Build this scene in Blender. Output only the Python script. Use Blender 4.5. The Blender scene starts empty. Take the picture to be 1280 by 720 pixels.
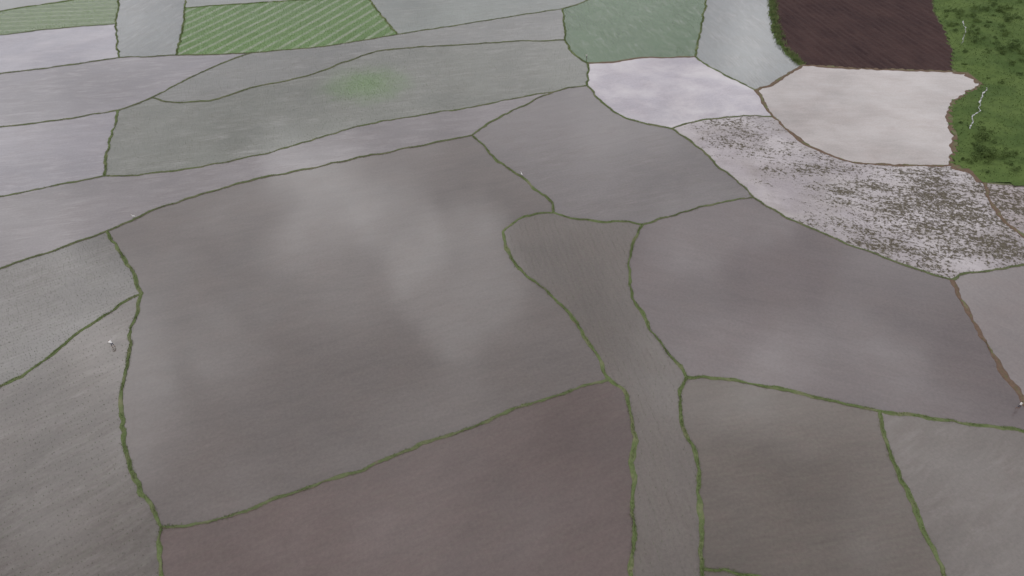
import bpy, math, random
import numpy as np
from mathutils import Vector, noise as mnoise, Matrix
random.seed(4); rng=np.random.default_rng(4)
scene=bpy.context.scene
scene.view_settings.view_transform='Standard'
scene.view_settings.look='None'
scene.view_settings.exposure=0
H=80.0; PITCH=math.radians(40); FPX=865.0
# ---------------- camera
cd=bpy.data.cameras.new('camera'); cam=bpy.data.objects.new('camera',cd)
scene.collection.objects.link(cam); scene.camera=cam
cam.location=(0,0,H); cam.rotation_euler=(math.radians(90)-PITCH,0,0)
cd.sensor_width=36; cd.lens=FPX/1280*36; cd.clip_end=20000; cd.clip_start=1

def ray(u,v):
    x=(u-640)/FPX; y=-(v-360)/FPX
    d=Vector((x, math.cos(PITCH)+y*math.sin(PITCH), -math.sin(PITCH)+y*math.cos(PITCH)))
    return d.normalized()
def G(u,v):   # camera pixel -> metres on the ground
    d=ray(u,v); t=H/-d.z
    return (d.x*t, d.y*t)

# ---------------- node helpers
class NT:
    def __init__(s,tree): s.t=tree; s.n=tree.nodes; s.l=tree.links
    def add(s,ty,**k):
        n=s.n.new(ty)
        for a,b in k.items(): setattr(n,a,b)
        return n
    def link(s,a,b): s.l.new(a,b)
    def val(s,sock,v):
        if hasattr(v,'is_linked') or isinstance(v,bpy.types.NodeSocket): s.l.new(v,sock)
        else: sock.default_value=v
    def math(s,op,a,b=0.0,c=None,clamp=False):
        n=s.add('ShaderNodeMath',operation=op); n.use_clamp=clamp
        s.val(n.inputs[0],a); s.val(n.inputs[1],b)
        if c is not None: s.val(n.inputs[2],c)
        return n.outputs[0]
    def vmath(s,op,a,b):
        n=s.add('ShaderNodeVectorMath',operation=op)
        s.val(n.inputs[0],a); s.val(n.inputs[1],b); return n
    def mix(s,f,a,b,blend='MIX'):
        n=s.add('ShaderNodeMix',data_type='RGBA',blend_type=blend)
        s.val(n.inputs[0],f); s.val(n.inputs[6],a if not isinstance(a,tuple) else (*a[:3],1)); s.val(n.inputs[7],b if not isinstance(b,tuple) else (*b[:3],1))
        return n.outputs[2]
    def noise(s,vec,scale,detail=4,rough=0.5,dist=0.0):
        n=s.add('ShaderNodeTexNoise'); s.link(vec,n.inputs['Vector'])
        n.inputs['Scale'].default_value=scale; n.inputs['Detail'].default_value=detail
        n.inputs['Roughness'].default_value=rough; n.inputs['Distortion'].default_value=dist
        return n.outputs[0]
    def mapr(s,v,a,b,c=0.0,d=1.0,smooth=False):
        n=s.add('ShaderNodeMapRange'); n.clamp=True
        if smooth: n.interpolation_type='SMOOTHSTEP'
        s.val(n.inputs[0],v); n.inputs[1].default_value=a; n.inputs[2].default_value=b
        n.inputs[3].default_value=c; n.inputs[4].default_value=d
        return n.outputs[0]
    def mapping(s,vec,rot,scale,loc=(0,0,0)):
        m=s.add('ShaderNodeMapping'); s.link(vec,m.inputs[0])
        m.inputs[1].default_value=loc
        m.inputs[2].default_value=(0,0,rot); m.inputs[3].default_value=scale
        m.vector_type='TEXTURE'
        m.inputs[3].default_value=tuple(1/x for x in scale)
        return m.outputs[0]
def newmat(name):
    m=bpy.data.materials.new(name); m.use_nodes=True
    nt=NT(m.node_tree); b=m.node_tree.nodes['Principled BSDF']
    pos=nt.add('ShaderNodeNewGeometry').outputs['Position']
    return m,nt,b,pos
def lin(c):
    return tuple(((x/255)/12.92 if x/255<=0.04045 else (((x/255)+0.055)/1.055)**2.4) for x in c)

# ---------------- world: hazy overcast sky with brighter and darker clouds
w=bpy.data.worlds.new('World'); scene.world=w; w.use_nodes=True
nt=NT(w.node_tree); bg=w.node_tree.nodes['Background']
SUN_EL=math.radians(52); SUN_AZ=math.radians(215)
sky=nt.add('ShaderNodeTexSky',sky_type='NISHITA'); sky.sun_disc=False
sky.sun_elevation=SUN_EL; sky.sun_rotation=SUN_AZ; sky.dust_density=3
tc=nt.add('ShaderNodeTexCoord').outputs['Generated']
n1=nt.noise(tc,3.2,3,0.5,0.3); n2=nt.noise(tc,6.0,4,0.55,0.3)
cl=nt.mapr(n1,0.34,0.66)
cl=nt.math('ADD',nt.math('MULTIPLY',cl,0.8),nt.math('MULTIPLY',n2,0.3))
cloud=nt.mix(cl,(5.0,4.95,5.3),(12.6,12.4,12.8))
col=nt.mix(0.92,sky.outputs[0],cloud)
gap=None
for (u,v,r,amp) in [(395,295,10,0.7),(330,250,8,0.3),(575,340,6,0.65),(480,285,5,0.3),(215,375,7,0.7),(270,430,5,0.3),(880,430,9,0.5),(1130,110,12,0.3),(820,110,9,0.3),(70,540,10,0.75),(60,340,7,0.4),(1220,640,9,0.6),(1020,470,8,0.45),(890,300,6,0.3),(1120,330,7,0.3),(560,600,10,0.3),(80,200,8,0.3)]:
    d=ray(u,v); d=Vector((d.x,d.y,-d.z))
    dn=nt.vmath('DOT_PRODUCT',tc,tuple(d)).outputs['Value']
    dn=nt.math('ADD',dn,nt.math('MULTIPLY',nt.math('SUBTRACT',n2,0.5),0.025))
    b=nt.mapr(dn,math.cos(math.radians(r)),1.0,0,amp,True)
    gap=b if gap is None else nt.math('ADD',gap,b)
gap=nt.math('MULTIPLY',gap,nt.mapr(n2,0.3,0.66,0.4,1.0),clamp=True)
col=nt.mix(gap,col,(28,27.8,28.2))
nt.link(col,bg.inputs[0]); bg.inputs[1].default_value=0.1
sd=bpy.data.lights.new('sun','SUN'); sd.energy=0.8; sd.angle=math.radians(14); sd.color=(1,0.96,0.9)
so=bpy.data.objects.new('sun',sd); scene.collection.objects.link(so)
sdir=Vector((math.sin(SUN_AZ)*math.cos(SUN_EL),math.cos(SUN_AZ)*math.cos(SUN_EL),math.sin(SUN_EL)))
so.rotation_euler=sdir.to_track_quat('Z','Y').to_euler()

# ---------------- generic mesh helper
def mesh_obj(name,verts,faces,mats,parent=None,smooth=False,matidx=None):
    me=bpy.data.meshes.new(name)
    if isinstance(faces,np.ndarray):
        k=faces.shape[1]; n=len(faces)
        me.vertices.add(len(verts)); me.vertices.foreach_set('co',np.asarray(verts,dtype=np.float32).ravel())
        me.loops.add(n*k); me.loops.foreach_set('vertex_index',faces.astype(np.int32).ravel())
        me.polygons.add(n); me.polygons.foreach_set('loop_start',np.arange(0,n*k,k,dtype=np.int32))
        try: me.polygons.foreach_set('loop_total',np.full(n,k,dtype=np.int32))
        except Exception: pass
        me.update(calc_edges=True)
    else:
        me.from_pydata(verts,[],faces); me.update()
    for m in mats: me.materials.append(m)
    if matidx is not None: me.polygons.foreach_set('material_index',np.asarray(matidx,dtype=np.int32))
    if smooth: me.polygons.foreach_set('use_smooth',np.ones(len(me.polygons),dtype=bool))
    ob=bpy.data.objects.new(name,me); scene.collection.objects.link(ob)
    if parent: ob.parent=parent
    return ob

# ---------------- plan of the bunds (camera pixels)
J=dict(L1=(-200,50),L2=(-250,72),L3=(-280,128),L4=(-280,198),L5=(-280,300),L6=(-280,430),L7=(-260,640),BL=(-260,900),
TL=(-300,-110),N=(150,-12),O=(145,30),S=(149,72),U=(315,66),V=(147,138),W=(190,122),T2=(155,-110),T3=(236,-110),
G1=(231,10),G2=(460,-3),X=(220,69),Y=(497,43),P=(703,11),T4=(470,-110),Q=(886,-60),T6=(890,-110),Z=(706,50),AA=(735,79),
AB=(869,71),AC=(1003,81),AD=(945,113),T7=(965,-110),T8=(1158,-110),AF=(1191,89),AE=(966,146),AG=(840,161),AH=(734,107),
AI=(1229,104),AJ=(1190,207),AK=(1230,228),M=(1325,327),AL=(1190,350),AM=(942,247),R5=(1560,262),R3=(1560,300),R1=(1560,575),
K=(1302,541),TR=(1560,-110),AN=(692,115),AO=(131,220),AP=(590,169),AQ=(133,289),AR=(177,367),AS=(202,659),B1=(202,900),
AT=(692,266),AU=(761,474),AV=(803,281),AW=(858,472),B2=(792,900),B3=(880,900),B4=(1262,900),AX=(1100,514),AY=(877,711),
AZ=(1197,762),BR=(1560,900))
# (from, to, through, kind)   kind: g green, m mixed, b brown, v wide verge, w/x wide brown
E=[('L1','N',[(0,14),(90,0)],'g'),('N','O',[(148,8)],'g'),('O','L2',[(70,36),(0,44),(-120,55)],'m'),
('O','S',[(146,50)],'g'),('S','L3',[(80,82),(0,92),(-130,106)],'m'),('S','X',[(185,71)],'m'),('X','U',[(270,68)],'m'),
('U','W',[(285,76),(240,96),(213,110)],'m'),('W','V',[(172,130)],'m'),('V','L4',[(80,149),(0,160),(-130,177)],'m'),
('N','T2',[(152,-50)],'g'),('T3','G1',[(233,-40)],'g'),('G1','X',[(228,35)],'g'),('G1','G2',[(300,5),(380,0)],'g'),
('G2','Y',[(470,10),(485,30)],'g'),('G2','T4',[(462,-50)],'g'),('U','Y',[(350,63),(400,59),(450,51)],'m'),
('Y','P',[(550,35),(600,27),(650,19)],'m'),('P','Q',[(735,0),(790,-28),(840,-46)],'m'),('Q','T6',[],'g'),
('P','Z',[(705,30)],'g'),('Z','AA',[(714,64),(725,74)],'g'),('Z','W',[(640,52),(560,57),(480,63),(435,76),(380,96),(320,108),(270,124),(235,128),(210,127)],'m'),
('AA','AB',[(770,77),(810,72),(840,72)],'b'),('AB','Q',[(874,45),(881,10),(885,-20)],'g'),('AB','AD',[(885,82),(915,98)],'g'),
('AD','AC',[(965,105),(985,93)],'b'),('AC','T7',[(988,68),(974,50),(968,25),(966,0),(964,-50)],'v'),
('AC','AF',[(1060,85),(1120,87)],'w'),('AF','T8',[(1190,65),(1178,35),(1166,5),(1160,-50)],'m'),
('AD','AE',[(952,125)],'b'),('AE','AG',[(930,145),(895,148),(865,153)],'m'),('AG','AH',[(800,153),(775,144),(755,130),(742,116)],'g'),
('AH','AA',[(735,95)],'g'),('AF','AI',[(1212,93)],'x'),('AI','AJ',[(1210,117),(1192,128),(1188,150),(1194,175)],'w'),
('AE','AJ',[(985,163),(1005,178),(1035,193),(1065,203),(1110,206),(1150,207)],'b'),('AJ','AK',[(1212,214)],'x'),
('AK','M',[(1236,247),(1250,270),(1280,295)],'b'),('M','AL',[(1280,332),(1240,338),(1212,343)],'m'),
('AL','AM',[(1150,338),(1105,322),(1050,301),(990,275),(965,262)],'m'),('AM','AG',[(925,230),(895,205),(868,180)],'m'),
('AK','R5',[(1280,233),(1400,245)],'m'),('M','R3',[(1440,315)],'m'),
('AH','AN',[(712,110)],'m'),('AN','AO',[(640,124),(590,134),(540,142),(490,150),(450,158),(400,172),(340,190),(290,201),(250,209),(200,216),(165,220)],'m'),
('AO','V',[(131,205),(136,180),(143,160)],'g'),('AO','L5',[(60,234),(0,246),(-130,270)],'m'),
('AN','AP',[(665,127),(625,146),(605,158)],'m'),('AP','AQ',[(560,175),(520,183),(450,197),(400,208),(340,220),(290,232),(240,247),(195,262),(165,276)],'m'),
('AQ','L6',[(80,308),(30,325),(0,336),(-130,380)],'m'),('AQ','AR',[(143,305),(158,327),(170,350)],'g'),
('AR','L7',[(155,378),(110,408),(60,445),(30,468),(0,485),(-120,555)],'g'),
('AR','AS',[(168,400),(160,440),(154,480),(152,520),(155,555),(168,600),(188,635)],'g'),('AS','B1',[(199,690),(201,730)],'g'),
('AP','AT',[(605,182),(622,202),(650,220),(672,238),(688,253)],'g'),
('AT','AU',[(670,268),(648,274),(633,285),(630,303),(645,330),(678,360),(705,385),(725,412),(745,440),(754,462)],'g'),
('AU','AS',[(730,484),(690,496),(650,509),(600,529),(560,545),(500,566),(460,583),(410,600),(340,627),(290,644),(245,655)],'m'),
('AT','AV',[(715,273),(750,277),(780,278)],'g'),('AV','AM',[(840,270),(880,258),(915,251)],'m'),
('AV','AW',[(791,305),(787,340),(791,370),(808,403),(832,440),(850,460)],'g'),
('AW','AY',[(852,490),(855,530),(867,570),(874,610),(875,660)],'g'),('AY','B3',[(878,780)],'g'),
('AU','B2',[(780,490),(790,520),(792,560),(791,620),(791,720)],'g'),
('AL','K',[(1200,372),(1225,415),(1250,458),(1278,502)],'b'),('K','AX',[(1230,533),(1180,526),(1140,521)],'g'),
('AX','AW',[(1060,506),(1000,492),(950,480),(900,474)],'g'),('AX','AZ',[(1106,550),(1125,595),(1150,650),(1175,710)],'g'),
('AZ','B4',[],'g'),('AY','AZ',[(905,715),(940,721),(1050,745)],'g'),('K','R1',[(1400,555)],'g')]
edges={}
def catmull(P):
    P=[Vector(p) for p in P]; Q=[2*P[0]-P[1]]+P+[2*P[-1]-P[-2]]; out=[]
    for i in range(1,len(Q)-2):
        a,b,c,d=Q[i-1:i+3]; n=max(2,int((c-b).length/0.5))
        for k in range(n):
            t=k/n
            out.append(0.5*((2*b)+(c-a)*t+(2*a-5*b+4*c-d)*t*t+(3*b-a-3*c+d)*t**3))
    out.append(P[-1]); return out
for a,b,mid,kind in E:
    pts=catmull([G(*J[a])]+[G(*p) for p in mid]+[G(*J[b])])
    n=len(pts); res=[]
    for i,p in enumerate(pts):
        f=min(1,i/5,(n-1-i)/5)
        q=Vector((p.x*0.22,p.y*0.22,3.1)); q2=Vector((p.x*0.6,p.y*0.6,9.1))
        o=Vector((mnoise.noise(q)*0.6+mnoise.noise(q2)*0.28, mnoise.noise(q+Vector((31,7,0)))*0.6+mnoise.noise(q2+Vector((3,77,0)))*0.28))
        res.append(p+o*f)
    edges[(a,b)]=(res,kind)
def edge(a,b):
    if (a,b) in edges: return edges[(a,b)][0]
    if (b,a) in edges: return edges[(b,a)][0][::-1]
    pts=catmull([G(*J[a]),G(*J[b])]); edges[(a,b)]=(pts,'m'); return pts

# ---------------- bund materials
def bund_mat(name,grassiness,soil,green,dry):
    m,nt,b,pos=newmat(name)
    a=nt.noise(pos,0.25,4,0.6); c=nt.noise(pos,3.0,4,0.65); d=nt.noise(pos,9,2,0.6)
    g=nt.mix(nt.mapr(d,0.35,0.65),green,tuple(x*0.75 for x in green))
    g=nt.mix(nt.mapr(a,0.5,0.72),g,dry)
    s=nt.mix(nt.mapr(c,0.35,0.65),soil,tuple(x*0.7 for x in soil))
    z=nt.add('ShaderNodeSeparateXYZ'); nt.link(pos,z.inputs[0])
    top=nt.mapr(z.outputs[2],0.03,0.2,-0.12,0.16)
    f=nt.mapr(nt.math('ADD',nt.math('ADD',nt.math('MULTIPLY',c,0.5),nt.math('MULTIPLY',a,0.5)),top),0.66-grassiness*0.34,0.76-grassiness*0.34)
    nt.link(nt.mix(f,s,g),b.inputs['Base Color']); b.inputs['Roughness'].default_value=0.9
    b.inputs['Specular IOR Level'].default_value=0.2
    return m
SOIL=(0.15,0.12,0.09); GRN=(0.115,0.15,0.06); DRY=(0.18,0.17,0.105)
bm_={'g':bund_mat('bund_grassy',1.05,SOIL,GRN,DRY),'m':bund_mat('bund_mixed',0.85,(0.14,0.115,0.09),(0.11,0.135,0.062),(0.165,0.155,0.1)),
     'b':bund_mat('bund_earth',0.25,(0.145,0.098,0.070),GRN,(0.16,0.13,0.085)),'v':bund_mat('bund_verge',1.2,SOIL,(0.08,0.13,0.034),(0.11,0.145,0.048))}
bm_['w']=bm_['b']; bm_['x']=bm_['b']
def foliage_mat(name,cols,scale=0.25):
    m,nt,b,pos=newmat(name)
    a=nt.noise(pos,scale,3,0.6); c=nt.noise(pos,6,2,0.7)
    col=nt.mix(nt.mapr(a,0.38,0.62),cols[0],cols[1]); col=nt.mix(nt.mapr(c,0.45,0.7),col,cols[2])
    nt.link(col,b.inputs['Base Color']); b.inputs['Roughness'].default_value=0.8; b.inputs['Specular IOR Level'].default_value=0.15
    return m
grass_m=foliage_mat('grass_blades',[(0.09,0.13,0.042),(0.125,0.165,0.06),(0.165,0.17,0.09)])
seed_m=foliage_mat('rice_seedlings',[(0.11,0.145,0.08),(0.13,0.17,0.09),(0.15,0.17,0.11)])
green_m=foliage_mat('young_rice',[(0.07,0.14,0.024),(0.10,0.175,0.036),(0.13,0.185,0.06)])
leaf_m=foliage_mat('leaves',[(0.045,0.078,0.022),(0.08,0.122,0.032),(0.105,0.14,0.048)],0.12)

def blades(P,h,wd,lean=0.5,per=1):
    P=np.repeat(np.asarray(P),per,axis=0); n=len(P)
    a=rng.uniform(0,2*np.pi,n); hh=h*rng.uniform(0.5,1.3,n); ww=wd*rng.uniform(0.6,1.3,n)/2
    la=rng.uniform(0,2*np.pi,n); ll=hh*lean*rng.uniform(0,1,n)
    v=np.empty((n,3,3)); v[:,0]=P; v[:,1]=P; v[:,2]=P
    v[:,0,0]-=np.cos(a)*ww; v[:,0,1]-=np.sin(a)*ww; v[:,1,0]+=np.cos(a)*ww; v[:,1,1]+=np.sin(a)*ww
    v[:,2,0]+=np.cos(la)*ll; v[:,2,1]+=np.sin(la)*ll; v[:,2,2]+=hh
    return v.reshape(-1,3)
grassV=[]
def build_bund(key,name='paddy_bund',wscale=1.0,hscale=1.0):
    pts,kind=edges[key]
    n=len(pts); prof=[(-1,-0.2),(-0.85,0.03),(-0.55,0.12),(-0.15,0.16),(0.25,0.155),(0.6,0.11),(0.87,0.03),(1,-0.2)]
    W={'g':0.31,'m':0.30,'b':0.52,'v':1.2,'w':0.95,'x':1.9}[kind]*wscale
    V=[];k=len(prof)
    for i,p in enumerate(pts):
        t=(pts[min(i+1,n-1)]-pts[max(i-1,0)]).normalized(); nr=Vector((-t.y,t.x))
        wv=W*(1+0.8*mnoise.noise(Vector((p.x*0.5,p.y*0.5,1)))+0.7*mnoise.noise(Vector((p.x*0.13,p.y*0.13,5))))
        hv=hscale*(1+0.5*mnoise.noise(Vector((p.x*0.4,p.y*0.4,8))))
        for j,(o,z) in enumerate(prof):
            jit=0.15*mnoise.noise(Vector((p.x*1.7+j*3,p.y*1.7,2)))
            V.append((p.x+nr.x*(o*wv+jit),p.y+nr.y*(o*wv+jit),(z*hv if z>0 else z)+jit*0.35))
    F=np.array([(i*k+j,i*k+j+1,(i+1)*k+j+1,(i+1)*k+j) for i in range(n-1) for j in range(k-1)])
    F=F[:,::-1]
    mesh_obj(name,np.array(V),F,[bm_[kind]],smooth=True)
    dens={'g':70,'m':42,'b':8,'v':110,'w':9,'x':6}[kind]*wscale
    A=np.array([tuple(p) for p in pts]); 
    seg=np.linalg.norm(A[1:]-A[:-1],axis=1); m=int(seg.sum()*dens)
    if m<1: return
    si=rng.choice(len(seg),m,p=seg/seg.sum()); f=rng.uniform(0,1,m)[:,None]
    b=A[si]*(1-f)+A[si+1]*f; t=(A[si+1]-A[si])/seg[si][:,None]; nr=np.stack([-t[:,1],t[:,0]],1)
    o=np.clip(rng.normal(0,0.66,m),-1.6,1.6); z=np.maximum(0,0.16*hscale*(1-np.abs(o)**2.2))
    keep=np.array([mnoise.noise(Vector((x*0.45,y*0.45,4)))+0.8*mnoise.noise(Vector((x*0.1,y*0.1,44))) for x,y in b])+rng.uniform(-0.35,0.55,m)>(-0.02 if kind not in 'bwx' else 0.2)
    b=b+nr*(o*W)[:,None]; P=np.column_stack([b,z-0.03])[keep]
    grassV.append(blades(P,0.2 if kind!='v' else 0.7,0.08 if kind!='v' else 0.2,1.0))

# ---------------- water materials
def water(name,tgt,seed=0.0,rot=0.0,seedcol=(0.125,0.135,0.10),var=0.18,sheen_film=0.0,rows=0.0,planted=0.0,rough=0.08,mud=None,clods=None,patch=None,spec=0.04,cloud_mottle=0.0,sl=0.5):
    m,nt,b,pos=newmat(name)
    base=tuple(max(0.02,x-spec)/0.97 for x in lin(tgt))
    var*=0.6
    off=rng.uniform(-50,50,2)
    p1=nt.mapping(pos,rot,(1,1,1),(off[0],off[1],0))
    big=nt.noise(p1,0.028,2,0.55,0.6); mid=nt.noise(p1,0.13,5,0.65,0.3); fine=nt.noise(p1,2.0,4,0.8)
    ps=nt.mapping(pos,rot,(0.25,1.0,1)); st=nt.noise(ps,0.5,5,0.75,0.5)
    dark=tuple(x*(1-var*1.3) for x in base); lite=tuple(min(0.9,x*(1+var)) for x in base)
    mudc=mud or (base[0]*0.98,base[1]*0.92,base[2]*0.90)
    col=nt.mix(nt.mapr(big,0.32,0.68),dark,lite)
    col=nt.mix(nt.math('MULTIPLY',nt.mapr(mid,0.42,0.72),0.6),col,mudc)
    s=nt.mapr(st,0.3,0.7,1-var*0.7,1+var*0.7)
    f2=nt.mapr(fine,0.3,0.7,1-0.13,1+0.13)
    mul=nt.math('MULTIPLY',s,f2)
    if planted>0:
        wv=nt.add('ShaderNodeTexWave',bands_direction='Y'); nt.link(p1,wv.inputs[0])
        wv.inputs['Scale'].default_value=0.36; wv.inputs['Distortion'].default_value=4.5; wv.inputs['Detail'].default_value=3
        wv.inputs['Detail Scale'].default_value=0.3
        amp=nt.mapr(mid,0.42,0.62,0.0,planted*0.6)
        mul=nt.math('MULTIPLY',mul,nt.math('ADD',1.0,nt.math('MULTIPLY',nt.math('SUBTRACT',wv.outputs[1],0.5),amp)))
    cc=nt.add('ShaderNodeCombineXYZ'); [nt.link(mul,cc.inputs[i]) for i in range(3)]
    col=nt.mix(1.0,col,cc.outputs[0],'MULTIPLY')
    if sheen_film>0:  # pale scum streaks, with wind-ripple sheen painted into the colour
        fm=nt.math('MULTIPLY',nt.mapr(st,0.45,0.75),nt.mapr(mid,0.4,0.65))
        col=nt.mix(nt.math('MULTIPLY',fm,sheen_film),col,(0.38,0.375,0.385))
    if cloud_mottle>0:  # cloud reflections painted as pale mottles in the water colour
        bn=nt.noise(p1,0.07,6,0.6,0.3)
        col=nt.mix(nt.math('MULTIPLY',nt.mapr(bn,0.42,0.66),cloud_mottle),col,(0.60,0.57,0.57))
    if seed>0:
        pr=nt.mapping(pos,rot,(0.35,1.9,1)); rw=nt.noise(pr,1.1,2,0.6)
        sm=nt.math('MULTIPLY',nt.mapr(rw,0.4,0.62),nt.mapr(mid,0.3,0.62,0.35,1.0))
        sm=nt.math('MULTIPLY',sm,nt.mapr(fine,0.36,0.56,0.25,1))
        col=nt.mix(nt.math('MULTIPLY',sm,seed,clamp=True),col,seedcol)
    if rows>0:
        wv=nt.add('ShaderNodeTexWave',bands_direction='Y'); nt.link(nt.mapping(pos,rot,(1,1,1)),wv.inputs[0])
        wv.inputs['Scale'].default_value=0.075; wv.inputs['Distortion'].default_value=1.6; wv.inputs['Detail'].default_value=3
        wv.inputs['Detail Scale'].default_value=0.4
        col=nt.mix(nt.math('MULTIPLY',nt.math('MULTIPLY',nt.mapr(wv.outputs[1],0.6,0.95),rows),nt.mapr(mid,0.35,0.6,0.4,1)),col,(0.23,0.26,0.19))
    if patch:
        for (x,y,r,c) in patch:
            dn=nt.vmath('DISTANCE',pos,(x,y,0)).outputs['Value']
            q=nt.mapr(nt.math('ADD',dn,nt.math('MULTIPLY',mid,r*1.0)),r*0.4,r*2.2,0.75,0,True)
            q=nt.math('MULTIPLY',q,nt.mapr(fine,0.35,0.6,0.5,1))
            col=nt.mix(q,col,c)
    ro=nt.mapr(mid,0.3,0.7,rough*0.7,rough*1.6)
    b.inputs['Specular IOR Level'].default_value=sl
    if clods:
        mk=None
        for (x,y,r,a) in clods:
            dn=nt.vmath('DISTANCE',pos,(x,y,0)).outputs['Value']
            q=nt.mapr(dn,0,r,a,0,True); mk=q if mk is None else nt.math('MAXIMUM',mk,q)
        cn=nt.noise(p1,1.15,4,0.85,0.2); cn2=nt.noise(nt.mapping(pos,rot,(0.5,1,1)),0.22,4,0.65)
        cn=nt.math('ADD',nt.math('MULTIPLY',cn,0.68),nt.math('MULTIPLY',cn2,0.32))
        thr=nt.math('SUBTRACT',0.61,nt.math('MULTIPLY',mk,0.118))
        q=nt.math('MULTIPLY',nt.math('SUBTRACT',cn,thr),30,clamp=True)
        soil=nt.mix(nt.mapr(fine,0.4,0.6),(0.052,0.042,0.030),(0.095,0.085,0.05))
        col=nt.mix(nt.math('MULTIPLY',q,0.9),col,soil)
        ro=nt.math('ADD',ro,nt.math('MULTIPLY',q,0.6))
        nt.link(nt.math('MULTIPLY',nt.math('SUBTRACT',1.1,q),0.5),b.inputs['Specular IOR Level'])
        bp=nt.add('ShaderNodeBump'); bp.inputs['Strength'].default_value=0.5; bp.inputs['Distance'].default_value=0.08
        nt.link(q,bp.inputs['Height']); nt.link(bp.outputs[0],b.inputs['Normal'])
    nt.link(col,b.inputs['Base Color']); nt.val(b.inputs['Roughness'],ro); b.inputs['IOR'].default_value=1.45
    return m
R=math.radians
def gp(u,v,r,*a): x,y=G(u,v); return (x,y,r,*a)
FI=[ # junctions, target, params, tufts(spacing row, along[,green])
(['TL','T2','N','L1'],(127,129,127),dict(seed=0.4,rot=R(10),spec=0.06),None),
(['L1','N','O','L2'],(94,112,74),dict(seed=0.9,rot=R(8),seedcol=(0.09,0.14,0.045),rows=0.4,sl=0.35),(0.6,0.35,1)),
(['L2','O','S','L3'],(153,151,157),dict(sheen_film=0.4,rot=R(4),var=0.1,spec=0.1,cloud_mottle=0.15),None),
(['L3','S','X','U','W','V','L4'],(136,133,136),dict(sheen_film=0.5,seed=0.2,rot=R(12),spec=0.08,planted=0.15),None),
(['N','T2','T3','G1','X','S','O'],(133,136,136),dict(seed=0.35,sheen_film=0.4,rot=R(80),spec=0.08,planted=0.3),(1.1,0.6)),
(['G1','T3','T4','G2'],(138,141,138),dict(seed=0.4,sheen_film=0.4,rot=R(8),spec=0.1),None),
(['G1','G2','Y','U','X'],(78,108,46),dict(seed=1.0,rot=R(68),seedcol=(0.065,0.135,0.022),rows=0.8,spec=0.01,sl=0.25,rough=0.25),(0.6,0.35,1)),
(['G2','T4','T6','Q','P','Y'],(132,136,132),dict(seed=0.4,sheen_film=0.35,rot=R(15),spec=0.08,planted=0.25),(1.1,0.6)),
(['P','Q','AB','AA','Z'],(84,104,80),dict(seed=0.9,rot=R(100),seedcol=(0.07,0.12,0.05),sheen_film=0.5,spec=0.04,sl=0.4,rough=0.15,planted=0.2),(0.7,0.4)),
(['W','U','Y','P','Z'],(130,130,128),dict(seed=0.35,sheen_film=0.35,rot=R(14),spec=0.08,planted=0.3),(1.0,0.6)),
(['V','W','Z','AA','AH','AN','AO'],(123,124,119),dict(seed=0.4,sheen_film=0.35,rot=R(16),spec=0.07,planted=0.3,patch=[gp(458,105,10,(0.09,0.19,0.035))]),(0.9,0.5)),
(['L4','V','AO','L5'],(142,139,143),dict(sheen_film=0.45,rot=R(12),seed=0.1,spec=0.08,planted=0.1),None),
(['L5','AO','AN','AP','AQ','L6'],(130,126,127),dict(sheen_film=0.3,rot=R(14),seed=0.12,spec=0.07,planted=0.12),None),
(['L6','AQ','AR','L7'],(118,115,113),dict(seed=0.35,rot=R(35),spec=0.05,sheen_film=0.2,planted=0.3),(0.8,0.4)),
(['L7','AR','AS','B1','BL'],(111,106,103),dict(seed=0.3,rot=R(40),sheen_film=0.22,var=0.3,spec=0.04,planted=0.15),(1.1,0.6)),
(['AQ','AP','AT','AU','AS','AR'],(111,106,104),dict(seed=0.12,rot=R(20),spec=0.045,var=0.2),None),
(['AP','AN','AH','AG','AM','AV','AT'],(120,116,116),dict(seed=0.2,sheen_film=0.12,rot=R(20),spec=0.06,var=0.14,planted=0.08),None),
(['AT','AV','AW','AY','B3','B2','AU'],(110,105,102),dict(seed=0.2,rot=R(100),spec=0.045,var=0.16,planted=0.1),(1.2,0.6)),
(['AS','AU','B2','B1'],(103,94,92),dict(seed=0.12,rot=R(25),spec=0.035,var=0.22),None),
(['AV','AM','AL','K','AX','AW'],(114,108,108),dict(rot=R(160),spec=0.05,var=0.18,seed=0.1),None),
(['AW','AX','AZ','AY'],(108,102,98),dict(seed=0.2,rot=R(10),spec=0.04,var=0.24,planted=0.08),None),
(['AY','AZ','B4','B3'],(107,100,95),dict(seed=0.3,rot=R(10),spec=0.04),None),
(['AX','K','R1','BR','B4','AZ'],(114,109,106),dict(seed=0.15,rot=R(30),spec=0.04,sheen_film=0.15),None),
(['AL','M','R3','R1','K'],(139,134,133),dict(rot=R(120),spec=0.07,var=0.14),None),
(['AA','AB','AD','AE','AG','AH'],(167,163,169),dict(sheen_film=0.2,rot=R(20),var=0.14,spec=0.11,rough=0.05,cloud_mottle=0.42),None),
(['AB','Q','T6','T7','AC','AD'],(141,144,144),dict(seed=0.35,sheen_film=0.5,rot=R(95),spec=0.1,planted=0.2),None),
(['AD','AC','AF','AI','AJ','AE'],(166,160,157),dict(sheen_film=0.25,rot=R(0),var=0.18,spec=0.09,rough=0.05,cloud_mottle=0.22),None),
(['AE','AJ','AK','M','AL','AM','AG'],(160,154,156),dict(rot=R(-20),var=0.18,spec=0.08,rough=0.06,sheen_film=0.2,cloud_mottle=0.3,mud=(0.22,0.19,0.17),
   clods=[gp(1190,262,46,1.25),gp(1080,235,30,1.0),gp(1110,300,28,1.1),gp(1040,280,20,0.8),gp(925,168,22,1.05),gp(1260,305,28,1.2),gp(1010,205,28,0.9),gp(900,155,14,1.0)]),None),
(['AK','R5','R3','M'],(160,152,152),dict(rot=R(-20),spec=0.08,clods=[gp(1262,250,20,1.3)]),None),
]
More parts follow.
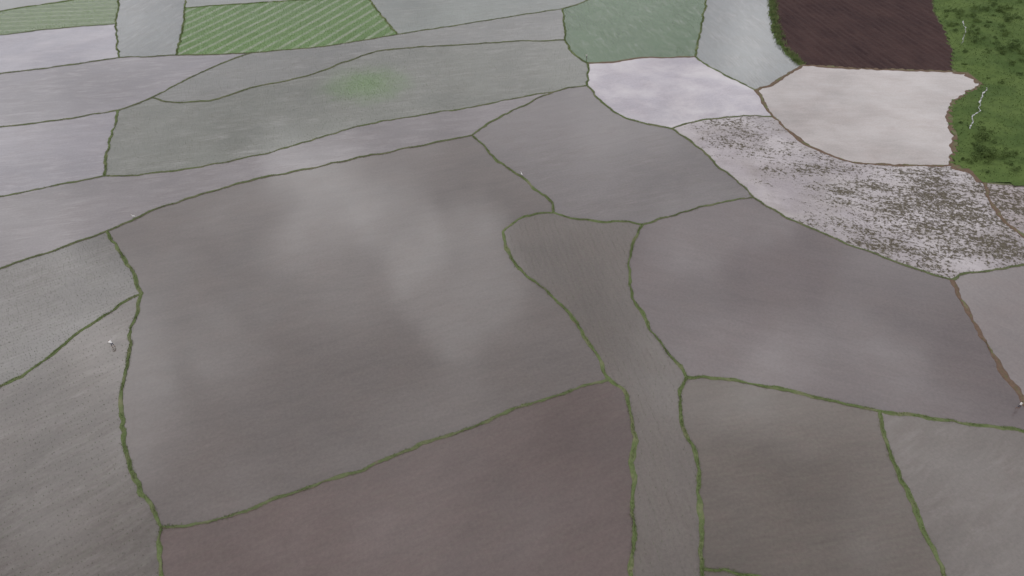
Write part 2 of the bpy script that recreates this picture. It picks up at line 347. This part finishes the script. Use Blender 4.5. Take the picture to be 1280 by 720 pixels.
def inpoly(P,poly):
    x,y=P[:,0],P[:,1]; c=np.zeros(len(P),bool); n=len(poly); j=n-1
    for i in range(n):
        xi,yi=poly[i]; xj,yj=poly[j]
        if yi!=yj:
            c^=((yi>y)!=(yj>y))&(x<(xj-xi)*(y-yi)/(yj-yi)+xi)
        j=i
    return c
seedV=[]; greenV=[]
def facepoly(js):
    pts=[]
    for i in range(len(js)): pts+=edge(js[i],js[(i+1)%len(js)])[:-1]
    return pts
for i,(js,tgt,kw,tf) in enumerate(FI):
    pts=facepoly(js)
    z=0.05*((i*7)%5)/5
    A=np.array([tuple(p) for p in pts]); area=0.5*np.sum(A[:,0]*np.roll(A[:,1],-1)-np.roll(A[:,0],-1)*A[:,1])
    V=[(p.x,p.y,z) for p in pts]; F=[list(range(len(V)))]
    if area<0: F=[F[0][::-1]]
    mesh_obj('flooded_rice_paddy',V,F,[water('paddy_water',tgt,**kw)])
    if tf:
        rs,al=tf[:2]; rot=kw['rot']; c,s=math.cos(rot),math.sin(rot)
        Lx=A[:,0]*c+A[:,1]*s; Ly=-A[:,0]*s+A[:,1]*c
        gx,gy=np.meshgrid(np.arange(Lx.min(),Lx.max(),al),np.arange(Ly.min(),Ly.max(),rs))
        gx=gx.ravel(); gy=gy.ravel(); gx=gx+rng.normal(0,0.12,len(gx)); gy=gy+rng.normal(0,0.10,len(gy))+0.5*np.sin(gx*0.07)
        P=np.column_stack([gx*c-gy*s,gx*s+gy*c])
        P=P[P[:,1]<300]; P=P[rng.uniform(0,1,len(P))<0.8]; P=P[inpoly(P,A[::2])]
        P=np.column_stack([P,np.full(len(P),z-0.01)])
        if len(tf)>2: greenV.append(blades(P,0.22,0.09,0.7,2))
        else: seedV.append(blades(P,0.2,0.065,0.7,2))
def tri_obj(name,Vs,mat):
    V=np.concatenate(Vs); F=np.arange(len(V)).reshape(-1,3); return mesh_obj(name,V,F,[mat])
x0,y0=G(458,105); m=1300
P=np.column_stack([x0+rng.normal(0,5,m),y0+rng.normal(0,7,m),np.full(m,0.02)]); greenV.append(blades(P,0.22,0.08,0.6))
tri_obj('rice_seedlings',seedV,seed_m)
tri_obj('young_rice',greenV,green_m)

# ---------------- ploughed field
pts=facepoly(['AC','T7','T8','AF']); A=np.array([tuple(p) for p in pts])
sp=0.45; xs=np.arange(A[:,0].min(),A[:,0].max(),sp); ys=np.arange(A[:,1].min(),A[:,1].max(),sp)
gx,gy=np.meshgrid(xs,ys); nx,ny=len(xs),len(ys)
ang=R(8); q=gx*math.cos(ang)+gy*math.sin(ang)
zz=0.14+0.09*np.sin(q*2*np.pi/2.4+0.9*np.sin(gy*0.1)+0.7*np.sin(gx*0.3))+rng.normal(0,0.06,gx.shape)
V=np.column_stack([gx.ravel(),gy.ravel(),zz.ravel()])
idx=np.arange(nx*ny).reshape(ny,nx)
F=np.stack([idx[:-1,:-1],idx[:-1,1:],idx[1:,1:],idx[1:,:-1]],-1).reshape(-1,4)
cen=V[F].mean(1)[:,:2]; F=F[inpoly(cen,A)]
m_,nt,b,pos=newmat('ploughed_soil')
a=nt.noise(pos,0.08,4,0.6); pr=nt.mapping(pos,ang,(1.2,0.1,1)); c=nt.noise(pr,0.8,4,0.6); f=nt.noise(pos,2.5,4,0.7)
col=nt.mix(nt.mapr(a,0.35,0.65),(0.032,0.018,0.019),(0.054,0.031,0.029)); col=nt.mix(nt.mapr(c,0.4,0.75),col,(0.065,0.04,0.037))
col=nt.mix(nt.mapr(f,0.5,0.75,0,0.6),col,(0.015,0.009,0.009))
nt.link(col,b.inputs['Base Color']); b.inputs['Roughness'].default_value=0.95; b.inputs['Specular IOR Level'].default_value=0.12
mesh_obj('ploughed_field',V,F,[m_],smooth=False)

# ---------------- vegetated slope on the right
pts=facepoly(['T8','TR','R5','AK','AJ','AI','AF']); A=np.array([tuple(p) for p in pts])
sp=1.5; xs=np.arange(A[:,0].min(),A[:,0].max()+sp,sp); ys=np.arange(A[:,1].min(),A[:,1].max()+sp,sp)
gx,gy=np.meshgrid(xs,ys); nx,ny=len(xs),len(ys)
fl=np.column_stack([gx.ravel(),gy.ravel()])
seg=A[::2]
def bdist(P):
    d=np.full(len(P),1e9)
    for a in seg: d=np.minimum(d,np.hypot(P[:,0]-a[0],P[:,1]-a[1]))
    return d
def hill_z(P):
    d=np.minimum(bdist(P),40)
    nz=np.array([mnoise.noise(Vector((x*0.05,y*0.05,0)))*1.2+mnoise.noise(Vector((x*0.2,y*0.2,0)))*0.4 for x,y in P])
    return 0.1+np.minimum(d/6,1)*(0.7+nz*0.8)+d*0.05
zz=hill_z(fl); V=np.column_stack([fl,zz]); idx=np.arange(nx*ny).reshape(ny,nx)
F=np.stack([idx[:-1,:-1],idx[:-1,1:],idx[1:,1:],idx[1:,:-1]],-1).reshape(-1,4)
F=F[inpoly(V[F].mean(1)[:,:2],A)]
m_,nt,b,pos=newmat('grassy_slope')
a=nt.noise(pos,0.07,4,0.6); c=nt.noise(pos,0.6,4,0.7); f=nt.noise(pos,4,3,0.7)
col=nt.mix(nt.mapr(a,0.4,0.6),(0.058,0.095,0.027),(0.088,0.13,0.038)); col=nt.mix(nt.mapr(c,0.5,0.75),col,(0.042,0.066,0.02))
col=nt.mix(nt.mapr(f,0.6,0.75,0,0.5),col,(0.12,0.11,0.065))
nt.link(col,b.inputs['Base Color']); b.inputs['Roughness'].default_value=0.95; b.inputs['Specular IOR Level'].default_value=0.1
mesh_obj('grassy_slope',V,F,[m_],smooth=True)
cnt=60000
P=np.column_stack([rng.uniform(A[:,0].min(),min(A[:,0].max(),230),cnt),rng.uniform(A[:,1].min(),A[:,1].max(),cnt)])
P=P[inpoly(P,A)]
z=hill_z(P); grassS=blades(np.column_stack([P,z-0.05]),0.35,0.28,1.0)
tri_obj('meadow_grass',[grassS],leaf_m)
def leafs(center,r,h,n):
    cx,cy,cz=center
    k=rng.integers(4,8); lob=np.column_stack([rng.normal(0,r*0.45,k),rng.normal(0,r*0.45,k),rng.uniform(0.25,0.85,k)*h]); lr=rng.uniform(0.3,0.55,k)*r
    wi=rng.integers(0,k,n); d=rng.normal(0,1,(n,3)); d/=np.linalg.norm(d,axis=1)[:,None]; d[:,2]=np.abs(d[:,2])*0.9-0.2
    C=lob[wi]+d*(lr[wi]*rng.uniform(0.7,1.12,n))[:,None]; C[:,2]=np.maximum(C[:,2],0.02)
    C+=np.array([cx,cy,cz]); s=rng.uniform(0.10,0.26,n)*max(0.8,r*0.6)
    t=rng.normal(0,1,(n,3)); t-=d*(np.sum(t*d,1)*0.7)[:,None]; t/=np.linalg.norm(t,axis=1)[:,None]
    u=np.cross(d,t)+rng.normal(0,0.3,(n,3)); u/=np.linalg.norm(u,axis=1)[:,None]
    v=np.stack([C-t*s[:,None],C+u*(s*0.7)[:,None],C+t*s[:,None]],1)
    return v.reshape(-1,3)
S=[]; cnt=0
while cnt<280:
    u=rng.uniform(1165,1400); v=rng.uniform(-80,235); x,y=G(u,v); p=np.array([[x,y]])
    if not inpoly(p,A)[0] : continue
    if mnoise.noise(Vector((x*0.045,y*0.045,12)))<rng.uniform(-0.15,0.3): continue
    d=bdist(p)[0]
    if d<2.0: continue
    r=rng.uniform(0.6,2.0) if d>4 else rng.uniform(0.5,1.1)
    S.append(leafs((x,y,hill_z(p)[0]-0.1),r,r*rng.uniform(0.7,1.1),int(130+110*r))); cnt+=1
tri_obj('shrub_thicket',S,leaf_m)
S=[]
pv=edges[('AC','T7')][0]
for p in pv[::3]:
    if rng.uniform()<0.5: 
        r=rng.uniform(0.4,1.1); S.append(leafs((p.x+rng.normal(0,0.7),p.y+rng.normal(0,0.7),0.15),r,r*0.9,120))
tri_obj('verge_shrubs',S,leaf_m)

# ---------------- bunds
for key in list(edges): build_bund(key)
tri_obj('bund_grass',grassV,grass_m)

# ---------------- ground sheet to the horizon
m_,nt,b,pos=newmat('ground')
vo=nt.add('ShaderNodeTexVoronoi',feature='F1'); vo.inputs['Scale'].default_value=0.022; nt.link(pos,vo.inputs[0])
ve=nt.add('ShaderNodeTexVoronoi',feature='DISTANCE_TO_EDGE'); ve.inputs['Scale'].default_value=0.022; nt.link(pos,ve.inputs[0])
sx=nt.add('ShaderNodeSeparateColor'); nt.link(vo.outputs['Color'],sx.inputs[0])
col=nt.mix(sx.outputs[0],(0.14,0.13,0.13),(0.24,0.24,0.25)); col=nt.mix(nt.mapr(sx.outputs[1],0.6,0.7),col,(0.06,0.12,0.03))
col=nt.mix(nt.mapr(nt.noise(pos,0.3,5,0.7),0.3,0.7,0,0.4),col,(0.1,0.09,0.075))
col=nt.mix(nt.mapr(ve.outputs[0],0.008,0.016,1,0),col,(0.06,0.08,0.03))
nt.link(col,b.inputs['Base Color']); b.inputs['Roughness'].default_value=0.6
mesh_obj('ground',[(-8000,-8000,-0.15),(8000,-8000,-0.15),(8000,8000,-0.15),(-8000,8000,-0.15)],[(0,1,2,3)],[m_])

# ---------------- stream trickling down the slope
m_,nt,b,pos=newmat('stream_water')
nt.link(nt.mix(nt.mapr(nt.noise(pos,1.5,4,0.7),0.4,0.6),(0.12,0.13,0.11),(0.42,0.43,0.43)),b.inputs['Base Color']); b.inputs['Roughness'].default_value=0.25
def ribbon(name,pix,w,mat,zoff):
    pts=catmull([G(*p) for p in pix]); n=len(pts); V=[]
    P=np.array([tuple(p) for p in pts]); z=hill_z(P)+zoff
    for i,p in enumerate(pts):
        t=(pts[min(i+1,n-1)]-pts[max(i-1,0)]).normalized(); nr=Vector((-t.y,t.x))
        ww=w*(0.3+1.4*abs(mnoise.noise(Vector((p.x*0.8,p.y*0.8,1)))*2)); o=0.8*mnoise.noise(Vector((p.x*0.35,p.y*0.35,6)))
        for s in (-1,0,1): V.append((p.x+nr.x*(s*ww+o),p.y+nr.y*(s*ww+o),z[i]+(0.06 if s==0 else 0)))
    F=np.array([(i*3+j,(i+1)*3+j,(i+1)*3+j+1,i*3+j+1) for i in range(n-1) for j in (0,1)])
    mesh_obj(name,np.array(V),F,[mat],smooth=True)
ribbon('stream',[(1232,112),(1226,125),(1221,140),(1214,152),(1212,165)],0.15,m_,0.15)
ribbon('stream',[(1203,30),(1204,45),(1201,58)],0.1,m_,0.12)

# ---------------- farmers and egrets (skinned skeletons)
def plain(name,c,r=0.8):
    m,nt,b,pos=newmat(name); n=nt.noise(pos,9,4,0.6)
    nt.link(nt.mix(n,tuple(x*0.75 for x in c),c),b.inputs['Base Color']); b.inputs['Roughness'].default_value=r; return m
skin=plain('skin',(0.20,0.11,0.07),0.5); shirt=plain('shirt_cloth',(0.75,0.74,0.72)); shorts=plain('trouser_cloth',(0.05,0.055,0.09)); hair=plain('hair',(0.015,0.012,0.01)); white=plain('white_feathers',(0.8,0.8,0.78)); beak=plain('beak',(0.45,0.3,0.06)); dleg=plain('dark_legs',(0.03,0.03,0.03))
def skinned(name,verts,eds,rad,root,lab,mats,loc,head,extra=None):
    me=bpy.data.meshes.new(name); me.from_pydata(verts,eds,[]); ob=bpy.data.objects.new(name,me); scene.collection.objects.link(ob)
    md=ob.modifiers.new('s','SKIN'); ob.modifiers.new('ss','SUBSURF').levels=1
    for i,r in enumerate(rad): me.skin_vertices[0].data[i].radius=(r,r) if not isinstance(r,tuple) else r
    me.skin_vertices[0].data[root].use_root=True
    dg=bpy.context.evaluated_depsgraph_get(); ev=bpy.data.meshes.new_from_object(ob.evaluated_get(dg))
    ob.modifiers.clear(); ob.data=ev; ev.name=name
    ev.materials.clear()
    for m in mats: ev.materials.append(m)
    E_=[(Vector(verts[a]),Vector(verts[b]),lab[b]) for a,b in eds]
    for p in ev.polygons:
        best=1e9;bi=0
        for a,b,l in E_:
            ab=b-a; t=max(0,min(1,(p.center-a).dot(ab)/max(1e-9,ab.length_squared))); d=(p.center-(a+ab*t)).length
            if d<best: best=d;bi=l
        p.material_index=bi; p.use_smooth=True
    ob.location=loc; ob.rotation_euler=(0,0,head); return ob
def farmer(u,v,head,bend=True):
    x,y=G(u,v)
    if bend:
        T=[(0,0,0.88),(0,0.16,1.06),(0,0.36,1.20),(0,0.46,1.22),(0,0.56,1.20),(0,0.64,1.17)]
        aL=[(-0.19,0.37,1.14),(-0.22,0.42,0.88),(-0.14,0.52,0.66)]; aR=[(0.19,0.37,1.14),(0.23,0.46,0.88),(0.12,0.60,0.62)]
    else:
        T=[(0,0,0.92),(0,0.01,1.14),(0,0,1.38),(0,0.01,1.48),(0,0.02,1.56),(0,0.03,1.66)]
        aL=[(-0.2,0,1.36),(-0.27,0.02,1.10),(-0.24,0.14,0.90)]; aR=[(0.2,0,1.36),(0.28,0.02,1.10),(0.25,0.16,0.92)]
    V=T+aL+aR+[(-0.11,0.02,0.84),(-0.14,0.10,0.46),(-0.15,-0.04,0.04),(-0.15,0.10,0.0),(0.11,0.02,0.84),(0.15,-0.04,0.46),(0.16,-0.2,0.04),(0.16,-0.06,0.0)]
    rad=[(0.15,0.12),(0.14,0.11),(0.16,0.11),0.055,0.095,0.08, 0.065,0.045,0.03, 0.065,0.045,0.03, 0.09,0.06,0.042,0.035,0.09,0.06,0.042,0.035]
    ed=[(0,1),(1,2),(2,3),(3,4),(4,5),(2,6),(6,7),(7,8),(2,9),(9,10),(10,11),(0,12),(12,13),(13,14),(14,15),(0,16),(16,17),(17,18),(18,19)]
    lab=[2,1,1,0,0,3,1,1,0,1,1,0,2,2,0,0,2,2,0,0]
    for hnd in (8,11):
        b0=Vector(V[hnd])
        for k in range(5):
            o=Vector(((k-2)*0.018, 0.03 if k else 0.0, -0.04)); i0=len(V)
            V.append(tuple(b0+o)); V.append(tuple(b0+o*1.2+Vector((0,0.02 if k else 0.04,-0.045+abs(k-2)*0.006))))
            rad+=[0.010,0.008]; lab+=[0,0]; ed+=[(hnd,i0),(i0,i0+1)]
    ob=skinned('farmer',V,ed,rad,0,lab,[skin,shirt,shorts,hair],(x,y,0.0),head)
    hd=Vector(T[4]); up=(Vector(T[5])-Vector(T[3])).normalized()
    fwd=Vector((0,0.3,-1)).normalized() if bend else Vector((0,1,0))
    for nm,pos,r,m in [('nose',hd+fwd*0.105,0.018,skin),('ear_left',hd+Vector((-0.095,0,0)),0.022,skin),('ear_right',hd+Vector((0.095,0,0)),0.022,skin),('eye_left',hd+fwd*0.09+Vector((-0.035,0,0))+up*0.03,0.012,hair),('eye_right',hd+fwd*0.09+Vector((0.035,0,0))+up*0.03,0.012,hair)]:
        bpy.ops.mesh.primitive_uv_sphere_add(segments=8,ring_count=6,radius=r,location=pos); o=bpy.context.object; o.name=nm; o.data.materials.append(m); o.parent=ob
    return ob
farmer(142,434,R(60),True)
farmer(1272,511,R(200),False)
farmer(733,74,R(120),False)
def egret(u,v,head):
    x,y=G(u,v)
    V=[(0,0,0.45),(0,0.16,0.52),(0,-0.18,0.42),(0,-0.34,0.36),(0,0.24,0.62),(0,0.20,0.74),(0,0.26,0.85),(0,0.33,0.86),(0,0.47,0.84),(-0.05,0,0.38),(-0.05,-0.03,0.2),(-0.05,0.02,0),(0.05,0,0.38),(0.05,-0.03,0.2),(0.05,0.02,0)]
    ed=[(0,1),(0,2),(2,3),(1,4),(4,5),(5,6),(6,7),(7,8),(0,9),(9,10),(10,11),(0,12),(12,13),(13,14)]
    rad=[0.12,0.09,0.09,0.03,0.04,0.028,0.028,0.035,0.006,0.02,0.01,0.009,0.02,0.01,0.009]
    lab=[0,0,0,0,0,0,0,0,1,0,2,2,0,2,2]
    return skinned('egret',V,ed,rad,0,lab,[white,beak,dleg],(x,y,0.12),head)
egret(652,220,R(30)); egret(168,273,R(100))
